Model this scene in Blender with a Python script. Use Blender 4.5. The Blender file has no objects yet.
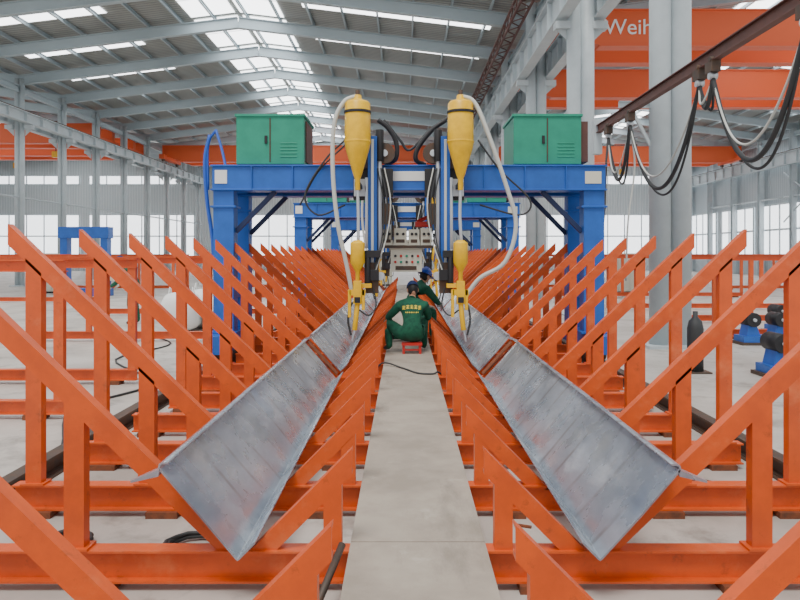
import bpy, math, random
from mathutils import Vector, Matrix
from mathutils.bvhtree import BVHTree
random.seed(7)
EYE=1.67; CX=-0.07
def S(px,py,Y):   # pixel coordinates -> world position at chosen depth Y
    return Vector(((px-404)/700*Y+CX, Y, EYE+(254-py)/700*Y))

# ---------------------------------------------------------------- materials
def lin(c):
    return tuple(((x/255)/12.92 if x/255<=0.04045 else ((x/255+0.055)/1.055)**2.4) for x in c)+(1,)
def mat(name,c,rough=0.5,metal=0.0,c2=None,scale=6.0,mix=0.5,bump=0.0,emit=0.0,detail=6,stretch=None,lo=0.4,hi=0.65):
    m=bpy.data.materials.new(name); m.use_nodes=True
    nt=m.node_tree; b=nt.nodes['Principled BSDF']
    b.inputs['Base Color'].default_value=lin(c); b.inputs['Roughness'].default_value=rough
    b.inputs['Metallic'].default_value=metal
    if emit>0:
        b.inputs['Emission Color'].default_value=lin(c); b.inputs['Emission Strength'].default_value=emit
    if c2 or bump>0:
        tc=nt.nodes.new('ShaderNodeTexCoord'); mp=nt.nodes.new('ShaderNodeMapping')
        if stretch: mp.inputs['Scale'].default_value=stretch
        nt.links.new(tc.outputs['Object'],mp.inputs['Vector'])
        n=nt.nodes.new('ShaderNodeTexNoise'); n.inputs['Scale'].default_value=scale; n.inputs['Detail'].default_value=detail
        n.inputs['Roughness'].default_value=0.65
        nt.links.new(mp.outputs[0],n.inputs['Vector'])
        if c2:
            r=nt.nodes.new('ShaderNodeMapRange'); r.inputs[1].default_value=lo; r.inputs[2].default_value=hi
            r.inputs[3].default_value=0; r.inputs[4].default_value=mix
            nt.links.new(n.outputs[0],r.inputs[0])
            mx=nt.nodes.new('ShaderNodeMix'); mx.data_type='RGBA'
            mx.inputs[6].default_value=lin(c); mx.inputs[7].default_value=lin(c2)
            nt.links.new(r.outputs[0],mx.inputs[0]); nt.links.new(mx.outputs[2],b.inputs['Base Color'])
        if bump>0:
            bp=nt.nodes.new('ShaderNodeBump'); bp.inputs['Strength'].default_value=bump; bp.inputs['Distance'].default_value=0.01
            nt.links.new(n.outputs[0],bp.inputs['Height']); nt.links.new(bp.outputs[0],b.inputs['Normal'])
    return m
def layer(m,c,scale,lo,hi,amt,stretch=(1,1,1),detail=8):
    nt=m.node_tree; b=nt.nodes['Principled BSDF']; ln=b.inputs['Base Color'].links
    tc=nt.nodes.new('ShaderNodeTexCoord'); mp=nt.nodes.new('ShaderNodeMapping'); mp.inputs['Scale'].default_value=stretch
    mp.inputs['Location'].default_value=(3.1,7.7,1.3)
    nt.links.new(tc.outputs['Object'],mp.inputs['Vector'])
    n=nt.nodes.new('ShaderNodeTexNoise'); n.inputs['Scale'].default_value=scale; n.inputs['Detail'].default_value=detail; n.inputs['Roughness'].default_value=.7
    nt.links.new(mp.outputs[0],n.inputs['Vector'])
    r=nt.nodes.new('ShaderNodeMapRange'); r.inputs[1].default_value=lo; r.inputs[2].default_value=hi; r.inputs[4].default_value=amt
    nt.links.new(n.outputs[0],r.inputs[0])
    mx=nt.nodes.new('ShaderNodeMix'); mx.data_type='RGBA'; nt.links.new(r.outputs[0],mx.inputs[0])
    if ln: nt.links.new(ln[0].from_socket,mx.inputs[6])
    else: mx.inputs[6].default_value=b.inputs['Base Color'].default_value
    mx.inputs[7].default_value=lin(c); nt.links.new(mx.outputs[2],b.inputs['Base Color'])
    return m
def wave_mat(name,c,c2,axis,scale,rough=0.6):
    m=mat(name,c,rough); nt=m.node_tree; b=nt.nodes['Principled BSDF']
    tc=nt.nodes.new('ShaderNodeTexCoord'); w=nt.nodes.new('ShaderNodeTexWave')
    w.bands_direction=axis; w.inputs['Scale'].default_value=scale
    nt.links.new(tc.outputs['Object'],w.inputs['Vector'])
    mx=nt.nodes.new('ShaderNodeMix'); mx.data_type='RGBA'
    mx.inputs[6].default_value=lin(c); mx.inputs[7].default_value=lin(c2)
    nt.links.new(w.outputs['Fac'],mx.inputs[0]); nt.links.new(mx.outputs[2],b.inputs['Base Color'])
    bp=nt.nodes.new('ShaderNodeBump'); bp.inputs['Strength'].default_value=0.5; bp.inputs['Distance'].default_value=0.04
    nt.links.new(w.outputs['Fac'],bp.inputs['Height']); nt.links.new(bp.outputs[0],b.inputs['Normal'])
    return m
M={}
M['orange']=layer(layer(mat('orange_paint',(216,88,28),0.4,c2=(180,74,34),scale=5,mix=0.55,bump=0.05),(108,62,42),9,.58,.72,.6),(226,138,92),3,.56,.75,.5)
M['orange2']=mat('orange_paint_crane',(218,92,44),0.5)
M['floor']=layer(mat('concrete',(196,191,184),0.5,c2=(160,154,146),scale=0.7,mix=0.8,bump=0.03,detail=9),(108,100,92),1.6,.54,.70,.7)
M['walk']=layer(layer(mat('dusty_plate',(168,158,145),0.75,c2=(142,132,120),scale=2.2,mix=0.8,bump=0.12,detail=10),(92,84,76),1.3,.55,.70,.5,(1.8,.5,1)),(196,188,176),4,.6,.75,.5)
M['blue']=mat('blue_paint',(34,98,190),0.4,c2=(26,78,152),scale=3,mix=0.5)
M['dkblue']=mat('dark_blue_paint',(20,40,84),0.5)
M['yellow']=mat('yellow_paint',(244,194,10),0.35,c2=(212,160,14),scale=8,mix=0.5)
M['green']=mat('green_cabinet',(32,148,120),0.45,c2=(24,122,100),scale=4,mix=0.4)
M['black']=mat('black_machine',(32,32,36),0.5)
M['rail']=mat('dark_rail_steel',(78,70,64),0.6,0.3,c2=(104,74,54),scale=9,mix=0.7)
M['brown']=mat('brown_primer',(104,66,58),0.6,c2=(78,54,50),scale=6,mix=0.6)
M['cable']=mat('cable_rubber',(52,54,56),0.6)
M['hose']=mat('pale_hose',(196,198,192),0.5)
M['bluehose']=mat('blue_hose',(40,90,190),0.5)
M['silver']=mat('silver_metal',(195,200,205),0.35,0.6)
M['col']=mat('column_grey',(190,200,204),0.5,c2=(170,180,184),scale=2,mix=0.5)
M['rafter']=mat('rafter_grey',(168,182,188),0.5)
M['panel']=mat('beige_panel',(214,212,194),0.5)
M['white']=mat('white_paint',(232,234,232),0.5)
M['red']=mat('red_paint',(190,38,30),0.5)
M['uni']=mat('green_uniform',(26,98,72),0.85,c2=(16,66,52),scale=14,mix=0.8,bump=0.5)
M['skin']=mat('skin',(196,146,116),0.55)
M['hair']=mat('black_hair',(24,22,22),0.6)
M['shoe']=mat('dark_shoe',(40,38,36),0.6)
M['helmet']=mat('blue_helmet',(30,62,156),0.3)
M['cap']=mat('navy_cap',(26,44,92),0.8)
M['ylet']=mat('yellow_print',(240,214,70),0.7)
M['glove']=mat('work_glove',(190,184,170),0.9)
M['eyew']=mat('eye_white',(230,228,222),0.4)
M['lip']=mat('lip',(158,92,82),0.5)
M['rust']=mat('rusty_steel',(132,74,46),0.8,0.1,c2=(90,58,44),scale=14,mix=0.9)
M['sky']=mat('skylight_panel',(246,248,250),0.5,emit=5.0)
M['win']=mat('window_daylight',(240,244,248),0.5,emit=2.6)
M['roof']=wave_mat('roof_sheet',(160,162,158),(134,138,136),'Y',1.3)
M['wall']=wave_mat('wall_sheet',(196,204,206),(178,188,192),'X',1.2)
M['wallr']=wave_mat('wall_sheet_side',(180,190,194),(162,172,178),'Y',1.2)
def steel():
    m=mat('mill_steel',(188,197,208),0.27,0.6,c2=(146,155,167),scale=2.0,mix=1.0,bump=0.05,detail=9,stretch=(1,0.4,1),lo=.38,hi=.62)
    layer(m,(128,108,96),4,.62,.74,.5)
    layer(m,(226,232,238),2.6,.52,.68,.6,(1,.5,1))
    layer(m,(112,118,126),9,.60,.72,.4)
    nt=m.node_tree; b=nt.nodes['Principled BSDF']
    src=b.inputs['Base Color'].links[0].from_socket
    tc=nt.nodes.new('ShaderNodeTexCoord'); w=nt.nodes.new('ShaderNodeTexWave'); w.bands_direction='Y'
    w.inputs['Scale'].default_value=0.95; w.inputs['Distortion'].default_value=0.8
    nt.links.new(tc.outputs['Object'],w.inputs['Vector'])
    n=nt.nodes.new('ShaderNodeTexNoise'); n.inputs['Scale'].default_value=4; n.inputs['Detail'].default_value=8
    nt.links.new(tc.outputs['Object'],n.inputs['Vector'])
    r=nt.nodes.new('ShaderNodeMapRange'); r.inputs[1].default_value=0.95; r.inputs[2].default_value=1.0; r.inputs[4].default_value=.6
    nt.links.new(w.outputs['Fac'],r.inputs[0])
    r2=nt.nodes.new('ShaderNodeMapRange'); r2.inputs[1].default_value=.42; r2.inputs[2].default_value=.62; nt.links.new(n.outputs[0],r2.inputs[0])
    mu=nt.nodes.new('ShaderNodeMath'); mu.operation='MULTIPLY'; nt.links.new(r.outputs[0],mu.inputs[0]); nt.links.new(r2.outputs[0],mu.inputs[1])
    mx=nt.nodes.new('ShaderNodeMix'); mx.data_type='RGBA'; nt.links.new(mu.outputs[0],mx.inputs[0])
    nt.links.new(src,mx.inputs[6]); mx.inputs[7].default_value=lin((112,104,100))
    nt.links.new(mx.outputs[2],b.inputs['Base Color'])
    r3=nt.nodes.new('ShaderNodeMapRange'); r3.inputs[1].default_value=.35; r3.inputs[2].default_value=.65; r3.inputs[3].default_value=.18; r3.inputs[4].default_value=.42
    nt.links.new(n.outputs[0],r3.inputs[0]); nt.links.new(r3.outputs[0],b.inputs['Roughness'])
    return m
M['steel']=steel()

# ---------------------------------------------------------------- mesh builder
class MB:
    def __init__(s): s.v=[];s.f=[];s.m=[];s.s=[];s.mats=[]
    def mi(s,k):
        if k not in s.mats: s.mats.append(k)
        return s.mats.index(k)
    def add(s,vs,fs,k,smooth=False):
        o=len(s.v); s.v+= [tuple(v) for v in vs]; i=s.mi(k)
        for f in fs: s.f.append([a+o for a in f]); s.m.append(i); s.s.append(smooth)
    def box(s,x0,x1,y0,y1,z0,z1,k):
        vs=[(x0,y0,z0),(x1,y0,z0),(x1,y1,z0),(x0,y1,z0),(x0,y0,z1),(x1,y0,z1),(x1,y1,z1),(x0,y1,z1)]
        s.add(vs,[(0,3,2,1),(4,5,6,7),(0,1,5,4),(1,2,6,5),(2,3,7,6),(3,0,4,7)],k)
    def beam(s,p0,p1,prof,k,up=(0,0,1),cut0=None,cut1=None):
        p0=Vector(p0);p1=Vector(p1);d=(p1-p0).normalized();up=Vector(up)
        n=(up-d*up.dot(d)).normalized(); sd=d.cross(n); N=len(prof); vs=[]
        for p,c in ((p0,cut0),(p1,cut1)):
            for u,v in prof:
                q=p+n*u+sd*v
                if c is not None:
                    c_=Vector(c); q=q-d*((q-p).dot(c_)/d.dot(c_))
                vs.append(q)
        fs=[(i,(i+1)%N,N+(i+1)%N,N+i) for i in range(N)]+[tuple(range(N))[::-1],tuple(range(N,2*N))]
        s.add(vs,fs,k)
    def tube(s,pts,r,k,seg=8,smooth_path=False,cap=True,flat=1.0):
        pts=[Vector(p) for p in pts]
        rs=r if isinstance(r,(list,tuple)) else [r]*len(pts)
        if smooth_path and len(pts)>2:
            out=[];ro=[]
            P=[pts[0]*2-pts[1]]+pts+[pts[-1]*2-pts[-2]]
            for i in range(1,len(P)-2):
                for j in range(6):
                    t=j/6;a,b,c,d=P[i-1],P[i],P[i+1],P[i+2]
                    out.append(0.5*((2*b)+(c-a)*t+(2*a-5*b+4*c-d)*t*t+(-a+3*b-3*c+d)*t**3)); ro.append(rs[i-1]*(1-t)+rs[i]*t)
            out.append(pts[-1]);ro.append(rs[-1]);pts=out;rs=ro
        vs=[];n=None
        for i,p in enumerate(pts):
            d=(pts[min(i+1,len(pts)-1)]-pts[max(i-1,0)])
            if d.length<1e-9: d=Vector((0,0,1))
            d.normalize()
            if n is None:
                a=Vector((0,0,1)) if abs(d.z)<0.9 else Vector((1,0,0)); n=(a-d*a.dot(d)).normalized()
            else:
                n=(n-d*n.dot(d)).normalized()
            b=d.cross(n)
            for j in range(seg):
                t=2*math.pi*j/seg; vs.append(p+(n*math.cos(t)*flat+b*math.sin(t))*rs[i])
        fs=[]
        for i in range(len(pts)-1):
            for j in range(seg):
                fs.append((i*seg+j,i*seg+(j+1)%seg,(i+1)*seg+(j+1)%seg,(i+1)*seg+j))
        s.add(vs,fs,k,True)
        if cap:
            o=len(s.v)-len(vs); L=len(pts)-1; i_=s.mi(k)
            s.f.append([o+j for j in range(seg)][::-1]);s.m.append(i_);s.s.append(False)
            s.f.append([o+L*seg+j for j in range(seg)]);s.m.append(i_);s.s.append(False)
    def cyl(s,p0,p1,r,k,seg=16): s.tube([p0,p1],r,k,seg)
    def lathe(s,c,prof,k,seg=24):
        vs=[];N=len(prof)
        for r,z in prof:
            for j in range(seg):
                t=2*math.pi*j/seg; vs.append((c[0]+r*math.cos(t),c[1]+r*math.sin(t),c[2]+z))
        fs=[(i*seg+j,i*seg+(j+1)%seg,(i+1)*seg+(j+1)%seg,(i+1)*seg+j) for i in range(N-1) for j in range(seg)]
        s.add(vs,fs,k,True)
    def ell(s,fn,k,seg=16,rings=12,kf=None):
        vs=[];top=[]
        for i in range(rings+1):
            ph=math.pi*i/rings
            for j in range(seg):
                t=2*math.pi*j/seg; vs.append(fn(math.sin(ph)*math.cos(t),math.sin(ph)*math.sin(t),math.cos(ph)))
        for i in range(rings):
            for j in range(seg):
                f=(i*seg+j,(i+1)*seg+j,(i+1)*seg+(j+1)%seg,i*seg+(j+1)%seg); top.append(f)
        s.add(vs,top,k,True)
    def mirror_x(s):
        n=len(s.v); s.v+=[(-a,b,c) for a,b,c in s.v]
        for i in range(len(s.f)):
            s.f.append([a+n for a in s.f[i]][::-1]); s.m.append(s.m[i]); s.s.append(s.s[i])
    def xform(s,Mx): s.v=[tuple(Mx@Vector(v)) for v in s.v]
    def mesh(s,name):
        me=bpy.data.meshes.new(name); me.from_pydata(s.v,[],s.f)
        for k in s.mats: me.materials.append(M[k])
        me.polygons.foreach_set('material_index',s.m); me.polygons.foreach_set('use_smooth',s.s); me.update()
        return me
    def obj(s,name,loc=(0,0,0),parent=None,bevel=0):
        o=bpy.data.objects.new(name,s.mesh(name)); o.location=loc; bpy.context.scene.collection.objects.link(o)
        if parent: o.parent=parent
        if bevel:
            b=o.modifiers.new('bevel','BEVEL'); b.width=bevel; b.segments=2; b.limit_method='ANGLE'; b.angle_limit=math.radians(50)
        return o
def linkobj(name,me,loc,parent=None):
    o=bpy.data.objects.new(name,me); o.location=loc; bpy.context.scene.collection.objects.link(o)
    if parent:o.parent=parent
    return o
def empty(name,loc=(0,0,0)):
    o=bpy.data.objects.new(name,None); o.location=loc; o.empty_display_size=0.2; bpy.context.scene.collection.objects.link(o); return o
def Cp(h,w,t): return [(-h/2,-w/2),(h/2,-w/2),(h/2,w/2),(h/2-t,w/2),(h/2-t,-w/2+t),(-h/2+t,-w/2+t),(-h/2+t,w/2),(-h/2,w/2)]
def Ip(h,w,t,tw=None):
    tw=tw or t; a=w/2;b=h/2
    return [(-b,-a),(-b,a),(-b+t,a),(-b+t,tw/2),(b-t,tw/2),(b-t,a),(b,a),(b,-a),(b-t,-a),(b-t,-tw/2),(-b+t,-tw/2),(-b+t,-a)]
def Rp(h,w): return [(-h/2,-w/2),(h/2,-w/2),(h/2,w/2),(-h/2,w/2)]

# ---------------------------------------------------------------- floor / shell
mb=MB(); mb.box(-44,28,-14,70,-0.2,0,'floor'); mb.obj('floor')
XL,XR=-20.0,4.72; ZE,ZR=11.17,12.67
bays=[(-44,-20),(-20,4.8),(4.8,28)]
Y0,Y1=21.5,70
RS=4.5; rafY=[22.8+RS*k for k in range(11)]
mb=MB(); sk=MB(); pu=MB()
for a,b in bays:
    c=(a+b)/2
    for x0,z0,x1,z1 in ((a,ZE,c,ZR),(c,ZR,b,ZE)):
        mb.add([(x0,Y0,z0),(x1,Y0,z1),(x1,Y1,z1),(x0,Y1,z0),(x0,Y0,z0+.1),(x1,Y0,z1+.1),(x1,Y1,z1+.1),(x0,Y1,z0+.1)],
               [(0,3,2,1),(4,5,6,7),(0,1,5,4),(1,2,6,5),(2,3,7,6),(3,0,4,7)],'roof')
    zz=lambda x:ZE+(ZR-ZE)*(1-abs(x-c)/((b-a)/2))
    def sl(x0,x1,y0,y1):
        d=.04
        if y1>69.7: return
        sk.add([(x0,y0,zz(x0)-d),(x1,y0,zz(x1)-d),(x1,y1,zz(x1)-d),(x0,y1,zz(x0)-d)],[(0,3,2,1)],'sky')
    for y in rafY:
        for dy in (.3,2.4): sl(c-2.1,c-.12,y+dy,y+dy+2.0); sl(c+.12,c+2.1,y+dy,y+dy+2.0)
        sl(a+1.5,c-5.2,y+1.9,y+2.7); sl(c+3.2,b-1.2,y+1.9,y+2.7)
    x=a+.8
    while x<b:
        pu.beam((x,Y0,zz(x)-.12),(x,Y1,zz(x)-.12),Cp(.18,.07,.015),'rafter'); x+=1.5
mb.obj('ceiling'); sk.obj('skylight_panels'); pu.obj('roof_purlins')
raf=MB()
for a,b in bays:
    c=(a+b)/2
    raf.beam((a,0,ZE-.5),(c,0,ZR-.5),Ip(.5,.26,.03),'rafter'); raf.beam((c,0,ZR-.5),(b,0,ZE-.5),Ip(.5,.26,.03),'rafter')
rme=raf.mesh('roof_rafter')
for y in rafY: linkobj('roof_rafter',rme,(0,y,0))
rowY=[12.6+6.4*k for k in range(-1,9)]
mb=MB()
pts=[(-44,ZE),(-32,ZR),(-20,ZE),(-7.6,ZR),(4.8,ZE),(16.4,ZR),(28,ZE)]
vs=[(-44,70,0)]+[(x,70,z+.1) for x,z in pts]+[(28,70,0)]
vs2=[(x,70.2,z) for x,_,z in vs]; N=len(vs)
mb.add(vs+vs2,[tuple(range(N)),tuple(range(N,2*N))[::-1]]+[(i,N+i,N+(i+1)%N,(i+1)%N) for i in range(N)],'wall'); mb.obj('wall_back')
mb=MB(); mb.box(28,28.2,21.5,70,0,ZE,'wallr'); mb.obj('wall_right')
mb=MB(); mb.box(-44.2,-44,21.5,70,0,ZE,'wallr'); mb.obj('wall_left')
wi=1
for a,b in bays:
    for x0,x1 in ((a+1,(a+b)/2-.5),((a+b)/2+.5,b-1)):
        for z0,z1 in ((1.3,5.6),(8.6,9.5)):
            w=MB(); w.box(x0,x1,69.93,69.98,z0,z1,'win')
            n=int((x1-x0)/1.6)
            for i in range(n+1):
                xx=x0+(x1-x0)*i/n; w.box(xx-.05,xx+.05,69.86,69.94,z0,z1,'col')
            for zz_ in ([z0,z1] if z1-z0<2 else [z0,(z0+z1)/2,z1]): w.box(x0-.06,x1+.06,69.85,69.94,zz_-.06,zz_+.06,'col')
            w.obj('window_%d'%wi); wi+=1
for k in range(7):
    y0=22.5+6.7*k
    w=MB(); w.box(27.92,27.97,y0,y0+5.6,1.6,5.4,'win')
    for i in range(5): yy=y0+5.6*i/4; w.box(27.86,27.93,yy-.07,yy+.07,1.6,5.4,'col')
    for z in (1.6,3.5,5.4): w.box(27.85,27.93,y0,y0+5.6,z-.07,z+.07,'col')
    w.box(27.92,27.97,y0,y0+5.6,8.4,9.2,'win')
    w.obj('window_%d'%wi); wi+=1
def column(h,w=.74,r=.19,zc=7.75):
    m=MB(); 
    for sx in (-1,1): m.tube([(sx*(w/2-r),0,.05),(sx*(w/2-r),0,h)],r,'col',20)
    z=.6
    while z<h: m.box(-w/2+.1,w/2-.1,-.02,.02,z,z+.25,'col'); z+=1.8
    m.box(-w/2-.12,w/2+.12,-.35,.35,0,.05,'col')
    for sx in (-1,1):
        m.box(sx*.5-.2,sx*.5+.2,-.16,.16,zc,zc+.2,'col')
        m.add([(sx*.3,-.012,zc-.35),(sx*.3,-.012,zc),(sx*.66,-.012,zc),(sx*.3,.012,zc-.35),(sx*.3,.012,zc),(sx*.66,.012,zc)],[(0,1,2),(5,4,3),(0,2,5,3),(0,3,4,1)],'col')
    return m.mesh('steel_column')
cme=column(10.75)
for y in rowY: linkobj('steel_column',cme,(XR,y,0))
cm2=column(10.75,.5,.125,8.15)
for y in rafY: linkobj('steel_column',cm2,(XL,y,0))
h=MB(); h.beam((0,0,0),(0,0,10.6),Ip(.36,.36,.03),'col',up=(0,1,0)); hme=h.mesh('wall_column')
for y in rafY:
    linkobj('wall_column',hme,(27.6,y,0)); linkobj('wall_column',hme,(-43.6,y,0))
br=MB()
for X in (XR,27.6):
    for i,y in enumerate(rowY[:-1]):
        if y<18: continue
        if i%3==0:
            for za,zb in ((4,7.6),(7.6,4)): br.cyl((X,y,za),(X,y+6.4,zb),.05,'col',8)
        br.cyl((X,y,5.8),(X,y+6.4,5.8),.06,'col',8)
for X in (XL,XR,27.6): br.beam((X,18,10.2),(X,69.8,10.2),Ip(.3,.2,.02),'rafter')
br.cyl((XL,22.8,4.6),(XL,69,4.6),.05,'col',8)
br.obj('column_bracing')
for X,dep in ((-43.2,.9),(XL-.5,.55),(XL+.5,.55),(XR-.5,.9),(XR+.5,.9),(27.3,.9)):
    m=MB(); ys=0 if abs(X-XR)<1 else 22
    m.beam((X,ys,8.95-dep/2),(X,69.8,8.95-dep/2),Ip(dep,.34,.03),'col')
    y=ys+1
    while y<69: m.box(X-.16,X+.16,y-.01,y+.01,9.0-dep+.03,8.9,'col'); y+=1.6
    m.beam((X,ys,9.0),(X,69.8,9.0),Rp(.1,.07),'rail')
    m.obj('crane_runway_beam')
m=MB()
for dx,dz in ((0,0),(.4,0),(0,.45)): m.beam((3.75+dx,20,9.95+dz),(3.75+dx,55,9.95+dz),Rp(.07,.07),'brown')
y=20
while y<54:
    m.cyl((3.75,y,9.95),(3.75,y+.5,10.4),.025,'brown',6); m.cyl((3.75,y+.5,10.4),(3.75,y+1,9.95),.025,'brown',6)
    m.cyl((3.75,y,9.95),(4.15,y+.5,9.95),.025,'brown',6); m.cyl((4.15,y+.5,9.95),(3.75,y+1,9.95),.025,'brown',6); y+=1
m.obj('conductor_truss')
def crane(x0,x1,y,trolley=None):
    m=MB(); L=x1-x0
    for dy in (0,2.2):
        m.add([(x0,y+dy-.25,9.6),(x0+1.6,y+dy-.25,9.12),(x1-1.6,y+dy-.25,9.12),(x1,y+dy-.25,9.6),(x1,y+dy-.25,10.35),(x0,y+dy-.25,10.35),
               (x0,y+dy+.25,9.6),(x0+1.6,y+dy+.25,9.12),(x1-1.6,y+dy+.25,9.12),(x1,y+dy+.25,9.6),(x1,y+dy+.25,10.35),(x0,y+dy+.25,10.35)],
              [(0,1,2,3,4,5),(11,10,9,8,7,6)]+[(i,6+i,6+(i+1)%6,(i+1)%6) for i in range(6)],'orange2')
        m.box(x0,x1,y+dy-.3,y+dy+.3,10.35,10.4,'orange2'); m.box(x0+1.6,x1-1.6,y+dy-.3,y+dy+.3,9.08,9.12,'orange2')
    for x in (x0+.2,x1-.2):
        m.box(x-.2,x+.2,y-1,y+3.2,9.25,9.6,'orange2')
        for yy in (y-.6,y+2.8): m.cyl((x-.08,yy,9.25),(x+.08,yy,9.25),.2,'rail',14)
    t=trolley or (x0+x1)/2
    m.box(t-.9,t+.9,y-.1,y+2.3,10.42,10.6,'brown'); m.cyl((t-.6,y+1.1,10.5),(t+.6,y+1.1,10.5),.3,'orange2',14)
    m.cyl((t,y+1.1,10.4),(t,y+1.1,8.7),.03,'cable',6); m.box(t-.2,t+.2,y+.95,y+1.25,8.3,8.7,'yellow')
    return m.obj('overhead_crane')
crane(5.3,27.3,25.2,20); crane(5.3,27.3,33.4,22); crane(5.3,27.3,57,18)
crane(-19.5,4.3,56.5,-3); crane(-43.2,-20.5,47,-24); crane(-43.2,-20.5,53,-30)
tc=bpy.data.curves.new('crane_lettering','FONT'); tc.body='Weihua'; tc.size=.78; tc.extrude=.01
to=bpy.data.objects.new('crane_lettering',tc); to.location=(7.05,24.93,9.5); to.rotation_euler=(math.pi/2,0,0); tc.materials.append(M['white'])
bpy.context.scene.collection.objects.link(to)

# ---------------------------------------------------------------- V frames
SP=.98; BT=.20
def vframe():
    m=MB()
    n=Vector((1.63,0,1.70)).normalized()
    a0=Vector((-.86,0,BT))-n*.048; a1=Vector((-2.56,0,BT+1.63))-n*.048
    m.beam(a0,a1,Cp(.096,.065,.011),'orange',up=(0,0,1),cut0=(0,0,1),cut1=(1,0,0))
    ni=Vector((-.49,0,.5)).normalized()
    b0=Vector((-.83,0,BT))-ni*.045; b1=Vector((-.36,0,BT+.47))-ni*.045
    m.beam(b1,b0,Cp(.09,.065,.011),'orange',up=(0,0,1),cut1=(0,0,1),cut0=(1,0,0))
    for X,w in ((-1.71,.10),(-2.43,.10)):
        zt=BT+(-.86-X)*1.63/1.70-.11
        m.beam((X,0,BT),(X,0,zt),Cp(w,.065,.011),'orange',up=(1,0,0),cut1=tuple(n))
        m.box(X-.075,X+.075,-.055,.055,BT,BT+.012,'orange')
    m.beam((-.425,0,BT),(-.425,0,BT+.28),Cp(.09,.065,.011),'orange',up=(1,0,0),cut1=tuple(ni))
    for X in (-2.4,-1.6,-.6): m.box(X-.1,X+.1,-.08,.08,0,.04,'rust')
    m.mirror_x()
    m.beam((-2.56,0,.12),(2.56,0,.12),Ip(.16,.10,.011,.008),'orange')
    return m.mesh('orange_v_frame')
vme=vframe()
frameY=[SP*(1.58+k) for k in range(30)]
for y in frameY: linkobj('orange_v_frame',vme,(0,y,0))

# troughs (folded plate girders lying in the vees)
def trough(name,side,y0,y1):
    pl=[(-.770,.305),(-.845,.229),(-.856,.222),(-.867,.231),(-1.05,.437),(-1.225,.640),(-1.232,.655),(-1.228,.672),(-1.214,.680),(-1.185,.680)]
    t=.009; m=MB(); 
    P=[Vector((a,b)) for a,b in pl]; off=[]
    for i,p in enumerate(P):
        ns=[]
        for j in (i-1,i):
            if 0<=j<len(P)-1:
                e=(P[j+1]-P[j]).normalized(); ns.append(Vector((e.y,-e.x)))
        nn=sum(ns,Vector((0,0))).normalized(); off.append(p+nn*t)
    ring=P+off[::-1]; N=len(ring); ny=max(2,int((y1-y0)/.245)); vs=[]
    L=len(pl)
    for k in range(ny+1):
        y=y0+(y1-y0)*k/ny
        for i,p in enumerate(ring):
            ii=i if i<L else 2*L-1-i
            wt=[0,0,0,.1,1,.9,.9,.9,.9,.9][ii]
            wob=wt*(.008*math.sin(y*2.7+side)+.005*(math.sin(y*9.1)))
            vs.append(((p.x+wob*.7)*(1 if side<0 else -1),y,p.y+wob*.7+wt*.006))
    fs=[]
    for k in range(ny):
        for i in range(N): fs.append((k*N+i,k*N+(i+1)%N,(k+1)*N+(i+1)%N,(k+1)*N+i))
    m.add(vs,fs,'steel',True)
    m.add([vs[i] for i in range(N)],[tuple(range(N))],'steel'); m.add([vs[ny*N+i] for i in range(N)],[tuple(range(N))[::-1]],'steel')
    sx=1 if side<0 else -1
    m.add([(sx*-1.22,y0,.655),(sx*-1.36,y0,.60),(sx*-1.36,y0,.59),(sx*-1.23,y0,.62),(sx*-1.22,y0+.08,.655),(sx*-1.36,y0+.03,.60),(sx*-1.36,y0+.03,.59),(sx*-1.23,y0+.08,.62)],
          [(0,1,2,3),(7,6,5,4),(0,4,5,1),(1,5,6,2),(2,6,7,3),(3,7,4,0)],'steel')
    return m.obj(name)
for sd in (-1,1):
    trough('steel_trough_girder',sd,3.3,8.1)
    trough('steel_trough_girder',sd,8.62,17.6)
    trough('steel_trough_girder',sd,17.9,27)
    # rusty splice strip bridging the open joint
    m=MB()
    m.add([(sd*.875,8.05,.228),(sd*1.22,8.05,.61),(sd*1.22,8.20,.61),(sd*.875,8.20,.228),(sd*.869,8.05,.238),(sd*1.214,8.05,.622),(sd*1.214,8.20,.622),(sd*.869,8.20,.238)],
          [(0,1,2,3),(7,6,5,4),(0,4,5,1),(1,5,6,2),(2,6,7,3),(3,7,4,0)],'rust')
    m.xform(Matrix.Translation((0,.28,.0))); m.obj('splice_strip')

# walkway
m=MB(); y=.6; i=0
while y<30.5:
    L=2.95
    m.box(-.34,.34,y,y+L-.008,BT,BT+.012,'walk'); m.box(-.34,-.332,y,y+L-.008,BT-.03,BT,'walk'); m.box(.332,.34,y,y+L-.008,BT-.03,BT,'walk')
    y+=L
m.obj('walkway_plate')
for X in (-2.77,2.77):
    m=MB(); m.beam((X,.5,.07),(X,45,.07),Ip(.14,.11,.02),'rail'); m.box(X-.09,X+.09,.5,45,0,.012,'rail'); m.obj('gantry_rail')

def trestle(L,h=1.55,nposts=3):
    m=MB(); m.beam((0,0,.12),(L,0,.12),Ip(.14,.1,.011),'orange'); m.beam((0,0,h),(L,0,h),Ip(.12,.1,.011),'orange')
    for i in range(nposts):
        x=.06+(L-.12)*i/(nposts-1); m.beam((x,0,.19),(x,0,h-.06),Cp(.10,.07,.012),'orange',up=(1,0,0))
    for x in (.3,L-.3): m.box(x-.1,x+.1,-.08,.08,0,.05,'rust')
    return m.mesh('orange_trestle')
tme=trestle(5.2)
for y in (7.1,9.0,13.4,19,26,34): linkobj('orange_trestle',tme,(-8.7,y,0))
tm3=trestle(7,1.6,4)
for y in (17,24,33): linkobj('orange_trestle',tm3,(-17.2,y,0))
for y in (13.8,17,21,27,34): linkobj('orange_trestle',tm3,(6.0,y,0))
for y in (18,24,33): linkobj('orange_trestle',tm3,(15,y,0))

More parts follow.
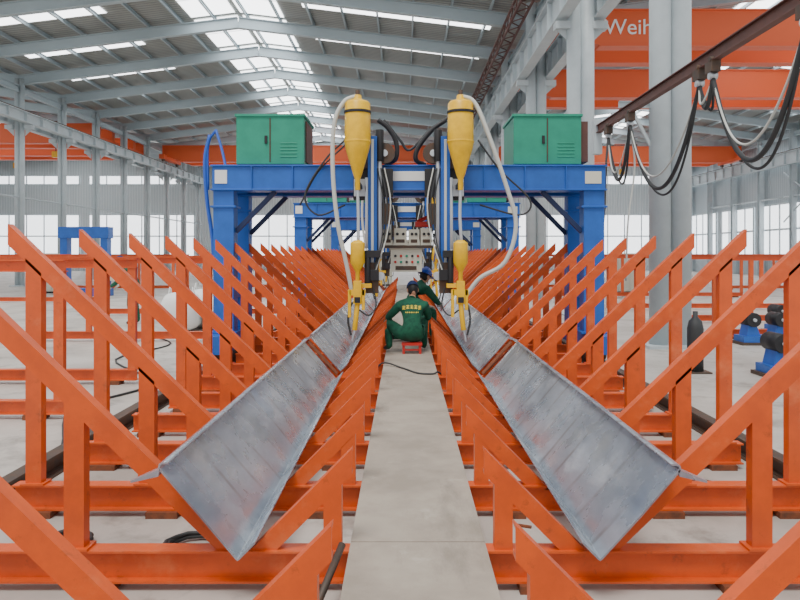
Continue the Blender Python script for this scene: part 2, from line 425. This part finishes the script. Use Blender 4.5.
# ---------------------------------------------------------------- welding gantry
def gantry(Y):
    root=empty('welding_gantry',(0,Y,0)); D=1.0
    m=MB()
    for y in (0,D):
        m.box(-2.88,2.88,y-.15,y+.15,2.62,2.95,'blue'); m.box(-2.9,2.9,y-.18,y+.18,2.95,2.975,'blue'); m.box(-2.9,2.9,y-.18,y+.18,2.60,2.625,'blue')
        for sx in (-1,1):
            m.box(sx*2.72-.15,sx*2.72+.15,y-.13,y+.13,.5,2.6,'blue')
            m.box(sx*2.72-.2,sx*2.72+.2,y-.17,y+.17,.5,.53,'blue')
            m.box(sx*2.72-.19,sx*2.72+.19,y-.16,y+.16,2.35,2.38,'blue')
            m.box(sx*2.72-.18,sx*2.72+.18,y-.15,y+.15,1.5,1.53,'blue')
    for sx in (-1,1):
        m.box(sx*2.7-.13,sx*2.7+.13,.15,D-.15,2.64,2.92,'blue')
        m.box(sx*2.75-.14,sx*2.75+.14,-.5,D+.5,.24,.5,'blue')
        m.box(sx*2.75-.12,sx*2.75+.12,-.02,D,1.0,1.12,'blue')
        for y in (-.3,D+.3): m.cyl((sx*2.77-.05,y,.27),(sx*2.77+.05,y,.27),.13,'rail',18)
        for y in (-.13,D-.13):
            m.beam((sx*2.57,y+.13,2.0),(sx*1.98,y+.13,2.60),Rp(.07,.05),'dkblue')
    m.box(-2.84,-2.66,-.158,-.15,2.70,2.90,'white'); m.box(-.28,.24,-.16,-.15,2.74,2.88,'white'); m.box(2.58,2.82,-.158,-.15,2.70,2.88,'panel')
    for x in (-2.3,-1.7,-1.1,1.1,1.7,2.3): m.box(x-.008,x+.008,-.18,-.15,2.625,2.95,'blue')
    m.box(-2.6,2.6,.18,D-.18,2.93,2.955,'rail')
    m.obj('frame',parent=root,bevel=.008)
    for sx in (-1,1):
        g=MB(); x0,x1=sx*2.05-.5,sx*2.05+.5
        g.box(x0,x1,-.05,.95,3.0,3.72,'green'); g.box(x0-.02,x1+.02,-.07,.97,3.70,3.74,'green')
        g.box(x0+.49,x0+.51,-.058,-.05,3.03,3.68,'rail'); g.box(x0+.42,x0+.46,-.07,-.05,3.3,3.42,'black')
        g.box(x1,x1+(.14 if sx>0 else .02),.1,.8,3.05,3.66,'brown')
        for i in range(5): g.box(x0+.65,x0+.9,-.058,-.05,3.1+.05*i,3.115+.05*i,'green')
        for x in (x0+.08,x1-.08): g.box(x-.05,x+.05,0,.95,2.95,3.0,'rail')
        for x in (x0+.1,x1-.1): g.tube([(x,.4,3.74),(x,.4,3.80),(x,.5,3.80),(x,.5,3.74)],.012,'rail',6)
        g.obj('power_cabinet',parent=root,bevel=.01)
    for sx in (-1,1):
        w=MB(); xh=sx*.71
        w.box(sx*.60-.20,sx*.60+.20,-.30,-.19,2.45,3.28,'black')
        w.box(sx*.60-.16,sx*.60+.16,-.36,-.30,2.9,3.2,'rail')
        w.box(sx*.66-.13,sx*.66+.13,-.34,-.30,2.5,2.75,'silver')
        w.box(sx*.52-.065,sx*.52+.065,-.44,-.30,1.15,3.35,'blue'); w.box(sx*.52-.02,sx*.52+.02,-.455,-.44,1.2,3.3,'silver')
        w.cyl((sx*.42,-.36,1.6),(sx*.42,-.36,3.0),.035,'silver',12); w.cyl((sx*.42,-.36,3.0),(sx*.42,-.36,3.45),.06,'black',12)
        w.cyl((sx*.60,-.5,1.75),(sx*.60,-.5,2.75),.022,'silver',12)
        w.box(sx*.33-.1,sx*.33+.1,-.30,-.17,2.5,2.9,'black')
        w.box(sx*.33-.07,sx*.33+.07,-.30,-.19,2.1,2.4,'rail')
        yh=-.75
        w.lathe((xh,yh,0),[(0,3.86),(.05,3.86),(.06,3.80),(.15,3.77),(.175,3.74),(.18,3.20),(.165,3.12),(.06,2.76),(.035,2.70),(.035,2.55),(0,2.55)],'yellow',28)
        w.lathe((xh,yh,0),[(.184,3.60),(.19,3.62),(.184,3.64)],'black',28)
        w.lathe((xh,yh,0),[(.182,3.20),(.188,3.215),(.182,3.23)],'yellow',28)
        w.lathe((xh,yh,0),[(0,3.93),(.03,3.93),(.03,3.86)],'rail',12)
        w.box(min(xh,sx*.6)-.06,max(xh,sx*.6)+.06,yh+.15,-.30,3.30,3.38,'black')
        w.box(xh-.04,xh+.04,yh-.0,-.30,2.60,2.66,'black')
        w.tube([(xh,yh,2.58),(xh-.01*sx,yh,2.2),(xh+.01,yh,1.84)],.022,'silver',10,True)
        w.lathe((xh,yh,0),[(0,1.86),(.05,1.86),(.10,1.82),(.10,1.55),(.05,1.46),(.03,1.42),(.03,1.30),(0,1.30)],'yellow',20)
        w.box(min(xh,sx*.5)-.02,max(xh,sx*.5)+.1,yh+.06,-.36,1.62,1.72,'black'); w.box(sx*.52-.09,sx*.52+.09,-.60,-.42,1.12,1.55,'rail')
        w.box(sx*.52-.1,sx*.52+.1,-.66,-.6,1.3,1.45,'black'); w.cyl((sx*.58,-.66,1.2),(sx*.58,-.66,1.62),.04,'black',12)
        w.cyl((sx*.40,-.62,1.36),(sx*.40,-.45,1.36),.06,'silver',14)
        w.box(xh-.055,xh+.055,yh-.05,yh+.05,.98,1.30,'yellow'); w.box(xh-.11,xh+.11,yh-.04,yh+.04,1.10,1.18,'yellow')
        w.box(xh-.13,xh-.09,yh-.04,yh+.04,.80,1.18,'yellow'); w.box(xh+.06,xh+.10,yh-.04,yh+.04,.90,1.18,'yellow')
        w.box(xh-.04,xh+.04,yh-.065,yh-.05,1.0,1.08,'black')
        w.box(min(xh,sx*.52),max(xh,sx*.52),yh+.04,-.42,1.2,1.26,'yellow')
        w.cyl((xh,yh,1.0),(xh+sx*.04,yh,.62),.035,'yellow',12); w.cyl((xh+sx*.04,yh,.64),(xh+sx*.07,yh,.46),.016,'silver',10)
        w.tube([(xh,yh,1.05),(xh+sx*.10,yh-.02,.95),(xh+sx*.13,yh,.75),(xh+sx*.09,yh,.55)],.014,'cable',8,True)
        for q in range(3):
            w.tube([(sx*(.45-.05*q),-.4,2.9),(sx*(.36-.05*q),-.5,2.4),(sx*(.38-.03*q),-.52,1.9),(sx*(.48),-.62,1.5-.05*q)],.011,('cable','cable','hose')[q],6,True)
        w.tube([(sx*.5,-.6,1.2),(sx*.46,-.64,.95),(sx*.56,-.7,.82),(xh-.02*sx,yh,.9)],.012,'cable',6,True)
        w.cyl((sx*.35,-.33,3.12),(sx*.35,-.27,3.12),.15,'rail',20)
        w.cyl((sx*.35,-.35,3.12),(sx*.35,-.33,3.12),.05,'silver',12)
        w.obj('welding_head',parent=root,bevel=.004)
    h=MB()
    def s2(px,py,y): p=S(px,py,Y+y); return (p.x,y,p.z)
    if Y<12:
        h.tube([s2(357,96,-.75),s2(344,102,-.8),s2(334,125,-.85),s2(333,175,-.85),s2(338,225,-.85),s2(346,262,-.8),s2(352,292,-.75)],.03,'hose',10,True)
        h.tube([s2(461,96,-.75),s2(474,102,-.8),s2(486,128,-.85),s2(506,185,-.85),s2(516,225,-.85),s2(505,262,-.85),s2(480,278,-.8),s2(466,296,-.75)],.03,'hose',10,True)
        h.tube([s2(378,120,-.1),s2(388,128,-.1),s2(396,142,-.1),s2(396,158,-.1),s2(386,165,0)],.035,'black',8,True)
        h.tube([s2(446,120,-.1),s2(432,130,-.1),s2(418,148,-.1),s2(416,160,-.1),s2(425,165,0)],.035,'black',8,True)
        h.tube([s2(384,120,.1),s2(400,140,.1),s2(410,150,.1),s2(430,130,.1),s2(448,118,.1)],.02,'cable',8,True)
        h.tube([s2(345,140,-.2),s2(325,160,-.25),s2(305,195,-.3),s2(318,215,-.3),s2(345,205,-.25)],.014,'cable',8,True)
        h.tube([s2(345,145,-.2),s2(318,172,-.25),s2(300,205,-.3)],.012,'cable',8,True)
        h.tube([s2(478,140,-.2),s2(500,170,-.25),s2(530,200,-.3),s2(520,215,-.3),s2(480,205,-.25)],.014,'cable',8,True)
        h.tube([s2(210,135,.3),s2(205,160,.3),s2(207,200,.3),s2(212,235,.3),s2(214,262,.3)],.03,'bluehose',8,True)
        h.tube([s2(216,130,.3),s2(208,145,.3),s2(208,190,.3)],.02,'bluehose',8,True)
        h.tube([s2(216,130,.3),s2(222,150,.2),s2(226,168,.1)],.02,'bluehose',8,True)
        for i in range(4):
            h.tube([s2(380+i*3,190,.1),s2(383+i*3,215,.1),s2(380+i*4,240,.1)],.01,'cable',6,True)
        for i in range(3):
            h.tube([s2(432+i*4,190,.1),s2(436+i*3,220,.1),s2(430+i*4,262,.1)],.01,('cable','bluehose','red')[i],6,True)
    else:
        for sx in (-1,1): h.tube([(sx*.71,-.75,3.88),(sx*1.0,-.8,3.7),(sx*1.1,-.8,2.6),(sx*.95,-.8,1.6),(sx*.74,-.75,1.25)],.03,'hose',8,True)
    h.obj('hoses',parent=root)
    c=MB(); 
    for x in (-.40,.33): c.beam((x,.35,1.78),(x,.35,2.62),Rp(.04,.04),'rail',up=(0,1,0)); c.box(x-.02,x+.02,.1,.37,2.58,2.62,'rail')
    c.box(-.44,.37,.10,.55,1.76,1.80,'rail')
    for i,(a,b) in enumerate(((-.42,-.24),(-.22,-.03),(0,.16),(.18,.35))):
        c.box(a,b,.12,.48,1.80,2.04+.02*(i%2),'panel')
        c.cyl((a+.05,.10,1.97),(a+.05,.12,1.97),.022,'black',12); c.cyl((b-.05,.10,1.97),(b-.05,.12,1.97),.022,'black',12)
        c.box(a+.03,b-.03,.112,.12,1.84,1.89,'rail')
    c.box(-.27,.20,.15,.5,1.40,1.74,'panel'); c.box(-.29,.22,.13,.52,1.74,1.76,'panel')
    for i in range(5):
        for j in range(2): c.cyl((-.2+.085*i,.13,1.64-.09*j),(-.2+.085*i,.15,1.64-.09*j),.02,('black','red','green')[(i+j)%3],10)
    c.box(-.2,.12,.14,.15,1.43,1.49,'rail')
    c.box(.10,.34,.15,.4,2.08,2.16,'red'); c.cyl((.14,.2,2.16),(.3,.35,2.24),.03,'red',10)
    c.obj('control_console',parent=root,bevel=.004)
    return root
gantry(10.4); gantry(18.0); gantry(27.0)

# ---------------------------------------------------------------- festoon rail and cables at right
m=MB(); XF,ZF=3.9,4.22
m.beam((XF,.3,ZF),(XF,14.5,ZF),Ip(.16,.1,.015),'brown')
for y in (6.2,12.6): m.beam((XF-.1,y,ZF+.14),(XR-.2,y,ZF+.14),Cp(.12,.08,.01),'col'); m.beam((XF+.1,y,ZF+.1),(XR-.3,y,ZF-.7),Rp(.05,.05),'col')
m.box(XF-.08,XF+.08,14.3,14.5,ZF-.5,ZF+.2,'col')
tr=[13.6,12.3,9.4,9.0,6.9,6.5,4.3]
for y in tr:
    m.box(XF-.06,XF+.06,y-.1,y+.1,ZF-.22,ZF-.08,'rail'); m.cyl((XF-.07,y-.06,ZF-.06),(XF+.07,y-.06,ZF-.06),.035,'rail',10); m.cyl((XF-.05,y,ZF-.26),(XF+.05,y,ZF-.26),.05,'silver',12)
def sag(a,b,drop,k,r,dx=0):
    pts=[]
    for i in range(9):
        t=i/8; pts.append((XF+dx*math.sin(math.pi*t),a+(b-a)*t,ZF-.28-drop*4*t*(1-t)))
    m.tube(pts,r,k,8,True)
for a,b,dr in ((13.6,12.3,.9),(12.3,9.4,1.25),(9.4,9.0,.35),(9.0,6.9,1.2),(6.9,6.5,.4),(6.5,4.3,1.4)):
    sag(a,b,dr,'cable',.03); sag(a,b,dr*1.08,'cable',.018,.07); sag(a,b,dr*.85,'hose',.014,-.06)
m.tube([(XF,13.6,ZF-.3),(XF-.1,13.4,3.4),(XF-.2,13.2,2.4),(XF-.5,12.6,1.6),(2.95,11.6,1.2)],.022,'cable',8,True)
m.tube([(XF,12.3,ZF-.3),(XF+.05,12.2,3.2),(XF-.1,12.1,2.2),(XF-.1,12.2,1.2)],.016,'hose',8,True)
m.obj('festoon_cable_rail')

# ---------------------------------------------------------------- people
def person(name,loc,yaw,J,top='uni',pants='uni',hat='cap',pitch=30,glove='glove',back_print=False):
    root=empty(name,loc); root.rotation_euler=(0,0,yaw)
    V=Vector
    nodes=[];rad=[];edges=[];reg=[]
    def nd(p,r,region): nodes.append(V(p));rad.append(r);reg.append(region);return len(nodes)-1
    pel=nd(J['pel'],(.145,.13),'p'); bel=nd(J['bel'],(.145,.125),'t'); che=nd(J['che'],(.165,.13),'t'); up=nd(J['up'],(.145,.115),'t')
    nk=nd(J['nk'],(.065,.065),'t'); n2=nd(J['n2'],(.052,.052),'s')
    edges+=[(pel,bel),(bel,che),(che,up),(up,nk),(nk,n2)]
    for s_ in 'LR':
        sh=nd(J['sh'+s_],(.082,.082),'t'); el=nd(J['el'+s_],(.056,.056),'t'); fm=nd((V(J['el'+s_])*.6+V(J['wr'+s_])*.4),(.05,.05),'t'); wr=nd(J['wr'+s_],(.036,.036),'t')
        ua=nd((V(J['sh'+s_])+V(J['el'+s_]))/2,(.068,.068),'t')
        edges+=[(up,sh),(sh,ua),(ua,el),(el,fm),(fm,wr)]
        hp=nd(J['hp'+s_],(.11,.11),'p'); th=nd((V(J['hp'+s_])+V(J['kn'+s_]))/2,(.096,.096),'p'); kn=nd(J['kn'+s_],(.075,.075),'p')
        cf=nd(V(J['kn'+s_])*.62+V(J['an'+s_])*.38,(.068,.068),'p'); an=nd(J['an'+s_],(.05,.05),'p'); 
        a=V(J['an'+s_]); t=V(J['to'+s_]); ball=nd(a*.35+t*.65,(.045,.036),'f'); to=nd(t,(.036,.028),'f')
        edges+=[(pel,hp),(hp,th),(th,kn),(kn,cf),(cf,an),(an,ball),(ball,to)]
    me=bpy.data.meshes.new('sk'); me.from_pydata([tuple(v) for v in nodes],edges,[]); o=bpy.data.objects.new('sk',me); bpy.context.scene.collection.objects.link(o)
    md=o.modifiers.new('skin','SKIN'); md.use_smooth_shade=True
    for i,sv in enumerate(me.skin_vertices[0].data): sv.radius=rad[i]; sv.use_root=(i==0)
    ss=o.modifiers.new('ss','SUBSURF'); ss.levels=2; ss.render_levels=2
    dg=bpy.context.evaluated_depsgraph_get(); dg.update()
    em=bpy.data.meshes.new_from_object(o.evaluated_get(dg)); bpy.data.objects.remove(o)
    b=MB(); b.mats=[top,pants,'skin','shoe']; idx={'t':0,'p':1,'s':2,'f':3}
    b.v=[tuple(v.co) for v in em.vertices]
    for p in em.polygons:
        c=p.center; best=None;bd=9
        for i,j in edges:
            A,B=nodes[i],nodes[j]; tt=max(0,min(1,(c-A).dot(B-A)/max(1e-6,(B-A).length_squared))); dd=(A+(B-A)*tt-c).length
            if dd<bd: bd=dd; best=reg[j] if tt>.25 or reg[j]==reg[i] else reg[i]
        b.f.append(list(p.vertices)); b.m.append(idx[best]); b.s.append(True)
    bvh=BVHTree.FromPolygons([V(v) for v in b.v],b.f)
    if back_print:
        cz=(V(J['che']).z*.35+V(J['up']).z*.65)
        def stroke(x0,z0,x1,z1,w=.010):
            q=[]
            L=V((x1-x0,0,z1-z0)); nn=V((-L.z,0,L.x)).normalized()*w/2
            for (x,z) in ((x0,z0),(x1,z1)):
                for s3 in (-1,1):
                    hit=bvh.ray_cast(V((x+nn.x*s3,-1,z+nn.z*s3)),V((0,1,0)))
                    if hit[0] is None: return
                    q.append(hit[0]+V((0,-.004,0)))
            b.add([q[0],q[1],q[3],q[2]],[(0,1,2,3),(3,2,1,0)],'ylet')
        for i in range(5):
            x=-.116+.058*i; z=cz+.01-1.0*(x*x)
            for dz in (-.02,.0,.02): stroke(x-.021,z+dz,x+.021,z+dz)
            stroke(x,z-.028,x,z+.028); stroke(x-.02,z-.028,x-.008,z-.004)
        for i in range(8):
            x=-.0875+.025*i; stroke(x-.008,cz-.07,x+.008,cz-.07); stroke(x,cz-.08,x,cz-.06)
    b.obj('body',parent=root)
    hd=MB(); 
    def face(x,y,z):
        X=.076*x;Y=.096*y;Z=.118*z
        if z<-.2: X*=1-.35*(-z-.2); 
        if y>.75 and abs(x)<.25 and -.35<z<.15: Y+=.022*(1-abs(x)/.25)*(1-abs(z+.12)/.3 if abs(z+.12)<.3 else 0)
        if y>.5 and z<-.55: Y+=.008
        if y>.6 and .0<z<.25 and .15<abs(x)<.55: Y-=.006
        return (X,Y,Z)
    hd.ell(face,'skin',24,18)
    hd.ell(lambda x,y,z:(.081*x,-.012+.092*y,.012+.116*z) if (y<.35 or z>.55) else (.06*x,.06*y,.02+.09*z),'hair',24,18)
    for s_ in (-1,1):
        hd.ell(lambda x,y,z:(s_*.078+.012*x,-.002+.02*y,-.01+.032*z),'skin',10,8)
        hd.ell(lambda x,y,z:(s_*.030+.014*x,.084+.008*y,.008+.008*z),'eyew',10,8)
        hd.ell(lambda x,y,z:(s_*.030+.006*x,.091+.003*y,.008+.006*z),'hair',8,6)
        hd.tube([(s_*.016,.094,.028),(s_*.032,.092,.032),(s_*.046,.084,.026)],.004,'hair',6)
    hd.tube([(-.024,.084,-.056),(0,.094,-.054),(.024,.084,-.056)],.006,'lip',6)
    k='helmet' if hat=='helmet' else 'cap'
    R=1.3 if hat=='helmet' else 1.18
    seg=24; vs=[];rings=8
    for i in range(rings+1):
        ph=math.pi/2*i/rings
        for j in range(seg):
            t=2*math.pi*j/seg; vs.append((.078*R*math.sin(ph)*math.cos(t),-.004+.098*R*math.sin(ph)*math.sin(t),.03+.096*R*math.cos(ph)))
    fs=[(i*seg+j,(i+1)*seg+j,(i+1)*seg+(j+1)%seg,i*seg+(j+1)%seg) for i in range(rings) for j in range(seg)]
    hd.add(vs,fs,k,True)
    if hat=='helmet':
        vs=[]
        for rr,zz_ in ((1.0,.03),(1.2,.022),(1.2,.016),(.98,.02)):
            for j in range(seg):
                t=2*math.pi*j/seg; e=1+(.18 if math.sin(t)>.3 else 0)*(rr>1.1)
                vs.append((.078*R*rr*math.cos(t),-.004+.098*R*rr*math.sin(t)*e,zz_))
        hd.add(vs,[(i*seg+j,i*seg+(j+1)%seg,(i+1)*seg+(j+1)%seg,(i+1)*seg+j) for i in range(3) for j in range(seg)],k,True)
        hd.tube([(0,-.115,.06),(0,-.06,.142),(0,.0,.158),(0,.06,.142),(0,.115,.06)],.012,k,8,True)
    else:
        vs=[]
        for i in range(9):
            a=-.9+1.8*i/8
            for rr in (1.0,1.65): vs.append((.085*math.sin(a)*1.0,-.004+.106*math.cos(a)*rr,.034-.012*(rr>1.1)))
        hd.add(vs,[(2*i,2*i+1,2*i+3,2*i+2) for i in range(8)]+[(2*i+2,2*i+3,2*i+1,2*i) for i in range(8)],k,True)
    hd.xform(Matrix.Translation(V(J['hd']))@Matrix.Rotation(-math.radians(pitch),4,'X')); hd.obj('head',parent=root)
    for s_ in 'LR':
        h=MB(); sg=-1 if s_=='L' else 1
        h.tube([(0,-.01,0),(0,.02,0),(0,.055,-.002),(0,.088,-.006)],[.029,.036,.043,.038],glove,12,flat=.45)
        for i,(fx,L) in enumerate(((-.030,.068),(-.010,.078),(.010,.073),(.029,.056))):
            h.tube([(fx,.075,-.004),(fx*1.08,.075+L*.42,-.012),(fx*1.08,.075+L*.66,-.034),(fx*1.0,.075+L*.66,-.058)],[.0095,.009,.0082,.006],glove,8)
        h.tube([(-sg*.025,.018,-.006),(-sg*.052,.042,-.018),(-sg*.050,.070,-.034),(-sg*.034,.085,-.046)],[.013,.012,.010,.007],glove,8)
        d=(V(J['wr'+s_])-V(J['el'+s_])).normalized(); d.z*=.6; d.normalize()
        q=d.to_track_quat('Y','Z').to_matrix().to_4x4()
        h.xform(Matrix.Translation(V(J['wr'+s_]))@q); h.obj('hand_'+s_,parent=root)
    return root
def mir(J):
    for k in list(J):
        if k.endswith('L') and k[:-1]+'R' not in J: a=J[k]; J[k[:-1]+'R']=(-a[0],a[1],a[2])
    return J
sit=dict(pel=(-.01,0,.29),bel=(0,.03,.43),che=(.01,.09,.60),up=(.02,.14,.71),nk=(.035,.19,.79),n2=(.045,.23,.84),hd=(.055,.27,.92),
    hpL=(-.12,.03,.26),knL=(-.33,.34,.44),anL=(-.31,.16,.09),toL=(-.36,.33,.04),hpR=(.10,.03,.26),knR=(.25,.40,.47),anR=(.22,.24,.09),toR=(.25,.42,.04),
    shL=(-.175,.13,.68),elL=(-.32,.30,.50),wrL=(-.24,.52,.40),shR=(.215,.13,.69),elR=(.31,.31,.49),wrR=(.06,.52,.42))
person('crouching_welder',(0.045,10.3,BT+.012),math.radians(8),sit,hat='cap',pitch=34,back_print=True)
st=MB(); st.box(-.15,.15,-.12,.12,.125,.155,'red')
for a in (-.12,.12):
    for b in (-.09,.09): st.box(a-.018,a+.018,b-.018,b+.018,0,.125,'red')
st.box(-.12,.12,-.1,-.08,.05,.07,'red'); st.obj('low_stool',(.045,10.3,BT+.012))
kn=dict(pel=(0,0,.50),bel=(0,.05,.65),che=(0,.13,.80),up=(0,.19,.90),nk=(0,.24,.97),n2=(0,.28,1.01),hd=(0,.32,1.08),
    hpL=(-.10,0,.47),knL=(-.13,.12,.075),anL=(-.13,-.28,.075),toL=(-.13,-.42,.04),hpR=(.10,0,.47),knR=(.14,.38,.48),anR=(.14,.34,.09),toR=(.15,.50,.04),
    shL=(-.185,.18,.87),elL=(-.25,.34,.66),wrL=(-.12,.52,.55),shR=(.185,.18,.87),elR=(.24,.36,.66),wrR=(.12,.54,.60))
person('kneeling_worker',(.05,11.8,BT+.012),math.radians(-50),kn,top='uni',hat='helmet',pitch=25)
sb=mir(dict(pel=(0,0,.92),bel=(0,.06,1.06),che=(0,.16,1.21),up=(0,.24,1.31),nk=(0,.30,1.38),n2=(0,.34,1.42),hd=(0,.38,1.49),
    hpL=(-.10,0,.88),knL=(-.12,.06,.48),anL=(-.12,-.02,.09),toL=(-.14,.14,.04),shL=(-.19,.22,1.27),elL=(-.24,.32,1.0),wrL=(-.18,.52,.90)))
person('standing_worker',(-6.45,16.6,0),math.radians(80),sb,hat='cap',pitch=30)

# ---------------------------------------------------------------- clutter
def coil(name,x,y,z,r,k='cable',turns=5,rr=.012):
    m=MB(); pts=[]
    for i in range(turns*12+1):
        t=2*math.pi*i/12; q=r*(1+.08*math.sin(i*.7)); pts.append((q*math.cos(t),q*math.sin(t)*.9,rr+i/(turns*12)*rr*3+.006*abs(math.sin(i*1.3))))
    m.tube(pts,rr,k,6); m.obj(name,(x,y,z))
coils=[(-1.25,3.95,.16,'cable'),(.95,3.0,.14,'cable'),(-2.0,4.0,.13,'cable'),(2.0,4.9,.15,'rail'),(-2.05,5.9,.17,'rail'),(1.4,5.9,.15,'cable')]
for x,y,r,k in coils: coil('cable_coil',x,y,0,r,k)
m=MB()
for i in range(130):
    sx=random.choice((-1,1)); x=sx*random.uniform(.6,2.5); y=random.uniform(2.4,12); a=random.uniform(0,3.1); L=random.uniform(.05,.24)
    if min(abs(y-f) for f in frameY)<.2 or any(math.hypot(x-cx,y-cy)<.36 for cx,cy,_,_ in coils): continue
    m.beam((x,y,.006),(x+L*math.cos(a)*.5,y+L*math.sin(a)*.5,.006),Rp(.012,random.uniform(.02,.06)),random.choice(('rust','rail','orange')))
m.obj('scrap_offcuts')
m=MB(); m.tube([(-.50,3.02,.02),(-.37,3.40,.26)],.018,'rail',10); m.obj('steel_rod')
m=MB(); z=BT+.024
m.tube([(-.9,8.9,.02),(-.55,9.1,.03),(-.36,9.2,z+.01),(-.1,8.9,z),(.1,8.5,z),(.28,8.45,z),(.36,8.5,z+.005),(.5,8.6,.05)],.011,'cable',8,True)
m.obj('welding_cable')
m=MB()
m.tube([(-3.0,6,.015),(-3.6,7.5,.015),(-3.3,9,.015),(-4.6,11,.015),(-4.4,13,.015),(-6,15,.015)],.014,'cable',6,True); m.obj('floor_cable')
m=MB(); m.lathe((0,0,0),[(0,0),(.11,0),(.11,.62),(.09,.72),(.035,.78),(.035,.86),(0,.86)],'cable',20); m.box(-.17,.17,-.17,.17,0,.02,'rail'); m.obj('gas_cylinder',(4.05,9.9,0))
def roller(name,loc,s=1):
    m=MB(); m.box(-.45*s,.45*s,-.2,.2,.05,.16,'blue')
    for sx in (-1,1):
        m.add([(sx*.38*s,-.15,.16),(sx*.12*s,-.15,.16),(sx*.22*s,-.15,.42),(sx*.32*s,-.15,.42),(sx*.38*s,.15,.16),(sx*.12*s,.15,.16),(sx*.22*s,.15,.42),(sx*.32*s,.15,.42)],
              [(0,1,2,3),(7,6,5,4),(0,4,5,1),(1,5,6,2),(2,6,7,3),(3,7,4,0)],'blue')
        m.cyl((sx*.26*s,-.2,.46),(sx*.26*s,.2,.46),.13,'black',20)
        m.cyl((sx*.26*s,-.24,.46),(sx*.26*s,.24,.46),.03,'silver',10)
    m.cyl((.5*s,0,.2),(.75*s,0,.2),.09,'blue',14); m.box(-.5*s,.5*s,-.24,.24,0,.05,'rail'); m.obj(name,loc)
roller('blue_turning_roll',(6.6,13.0,0)); roller('blue_turning_roll',(5.3,9.6,0)); roller('blue_turning_roll',(8.2,15,0))
m=MB()
for sx in (-1,1): m.box(sx*.8-.14,sx*.8+.14,-.2,.2,0,2.5,'blue')
m.box(-1,1,-.25,.25,2.3,2.75,'blue'); m.box(-1,1,-.3,.3,0,.3,'blue'); m.cyl((0,0,2.3),(0,0,1.5),.12,'silver',14); m.box(-.4,.4,-.2,.2,1.35,1.5,'blue')
m.box(1.05,1.4,-.2,.2,.6,1.5,'panel'); m.obj('hydraulic_press',(-12.8,28,0),bevel=.01)
m=MB()
for i,(x,y,s) in enumerate(((0,0,1),(.85,.2,.9),(.35,.7,1.05))):
    m.ell(lambda a,b,c:(x+.42*s*math.copysign(abs(a)**.6,a)*(1+.05*math.sin(9*c)),y+.38*s*math.copysign(abs(b)**.6,b),.42*s+.42*s*math.copysign(abs(c)**.7,c)),'white',20,14)
    for q in (-.25,.25): m.tube([(x+q,y-.1,.8*s),(x+q,y,.95*s),(x+q,y+.1,.8*s)],.012,'white',6,True)
m.obj('bulk_bags',(-4.9,15.2,0))
for loc in ((-9,36,0),(9.5,30,0),(-15,30,0),(-1.2,37,0)):
    m=MB(); m.box(-.5,.5,-.3,.3,.08,1.7,'panel'); m.box(-.48,-.02,-.32,-.3,.12,1.66,'panel'); m.box(.02,.48,-.32,-.3,.12,1.66,'panel')
    m.box(-.08,-.05,-.34,-.32,.8,1,'black'); m.box(-.45,.45,-.25,.25,0,.08,'black'); m.obj('electrical_cabinet',loc)

# ---------------------------------------------------------------- light / camera
w=bpy.data.worlds.new('w'); bpy.context.scene.world=w; w.use_nodes=True
w.node_tree.nodes['Background'].inputs[0].default_value=(.96,.98,1,1); w.node_tree.nodes['Background'].inputs[1].default_value=1.1
s=bpy.data.lights.new('daylight','SUN'); s.energy=2.6; s.angle=math.radians(22); s.color=(1,.96,.9)
so=bpy.data.objects.new('daylight',s); so.rotation_euler=(math.radians(24),math.radians(-10),0); bpy.context.scene.collection.objects.link(so)
c=bpy.data.cameras.new('camera'); co=bpy.data.objects.new('camera',c); bpy.context.scene.collection.objects.link(co)
co.location=(CX,0,EYE); co.rotation_euler=(math.pi/2,0,0); c.sensor_width=36; c.lens=31.5; c.shift_x=-.005; c.shift_y=-.0575; c.clip_start=.05; c.clip_end=300
bpy.context.scene.camera=co
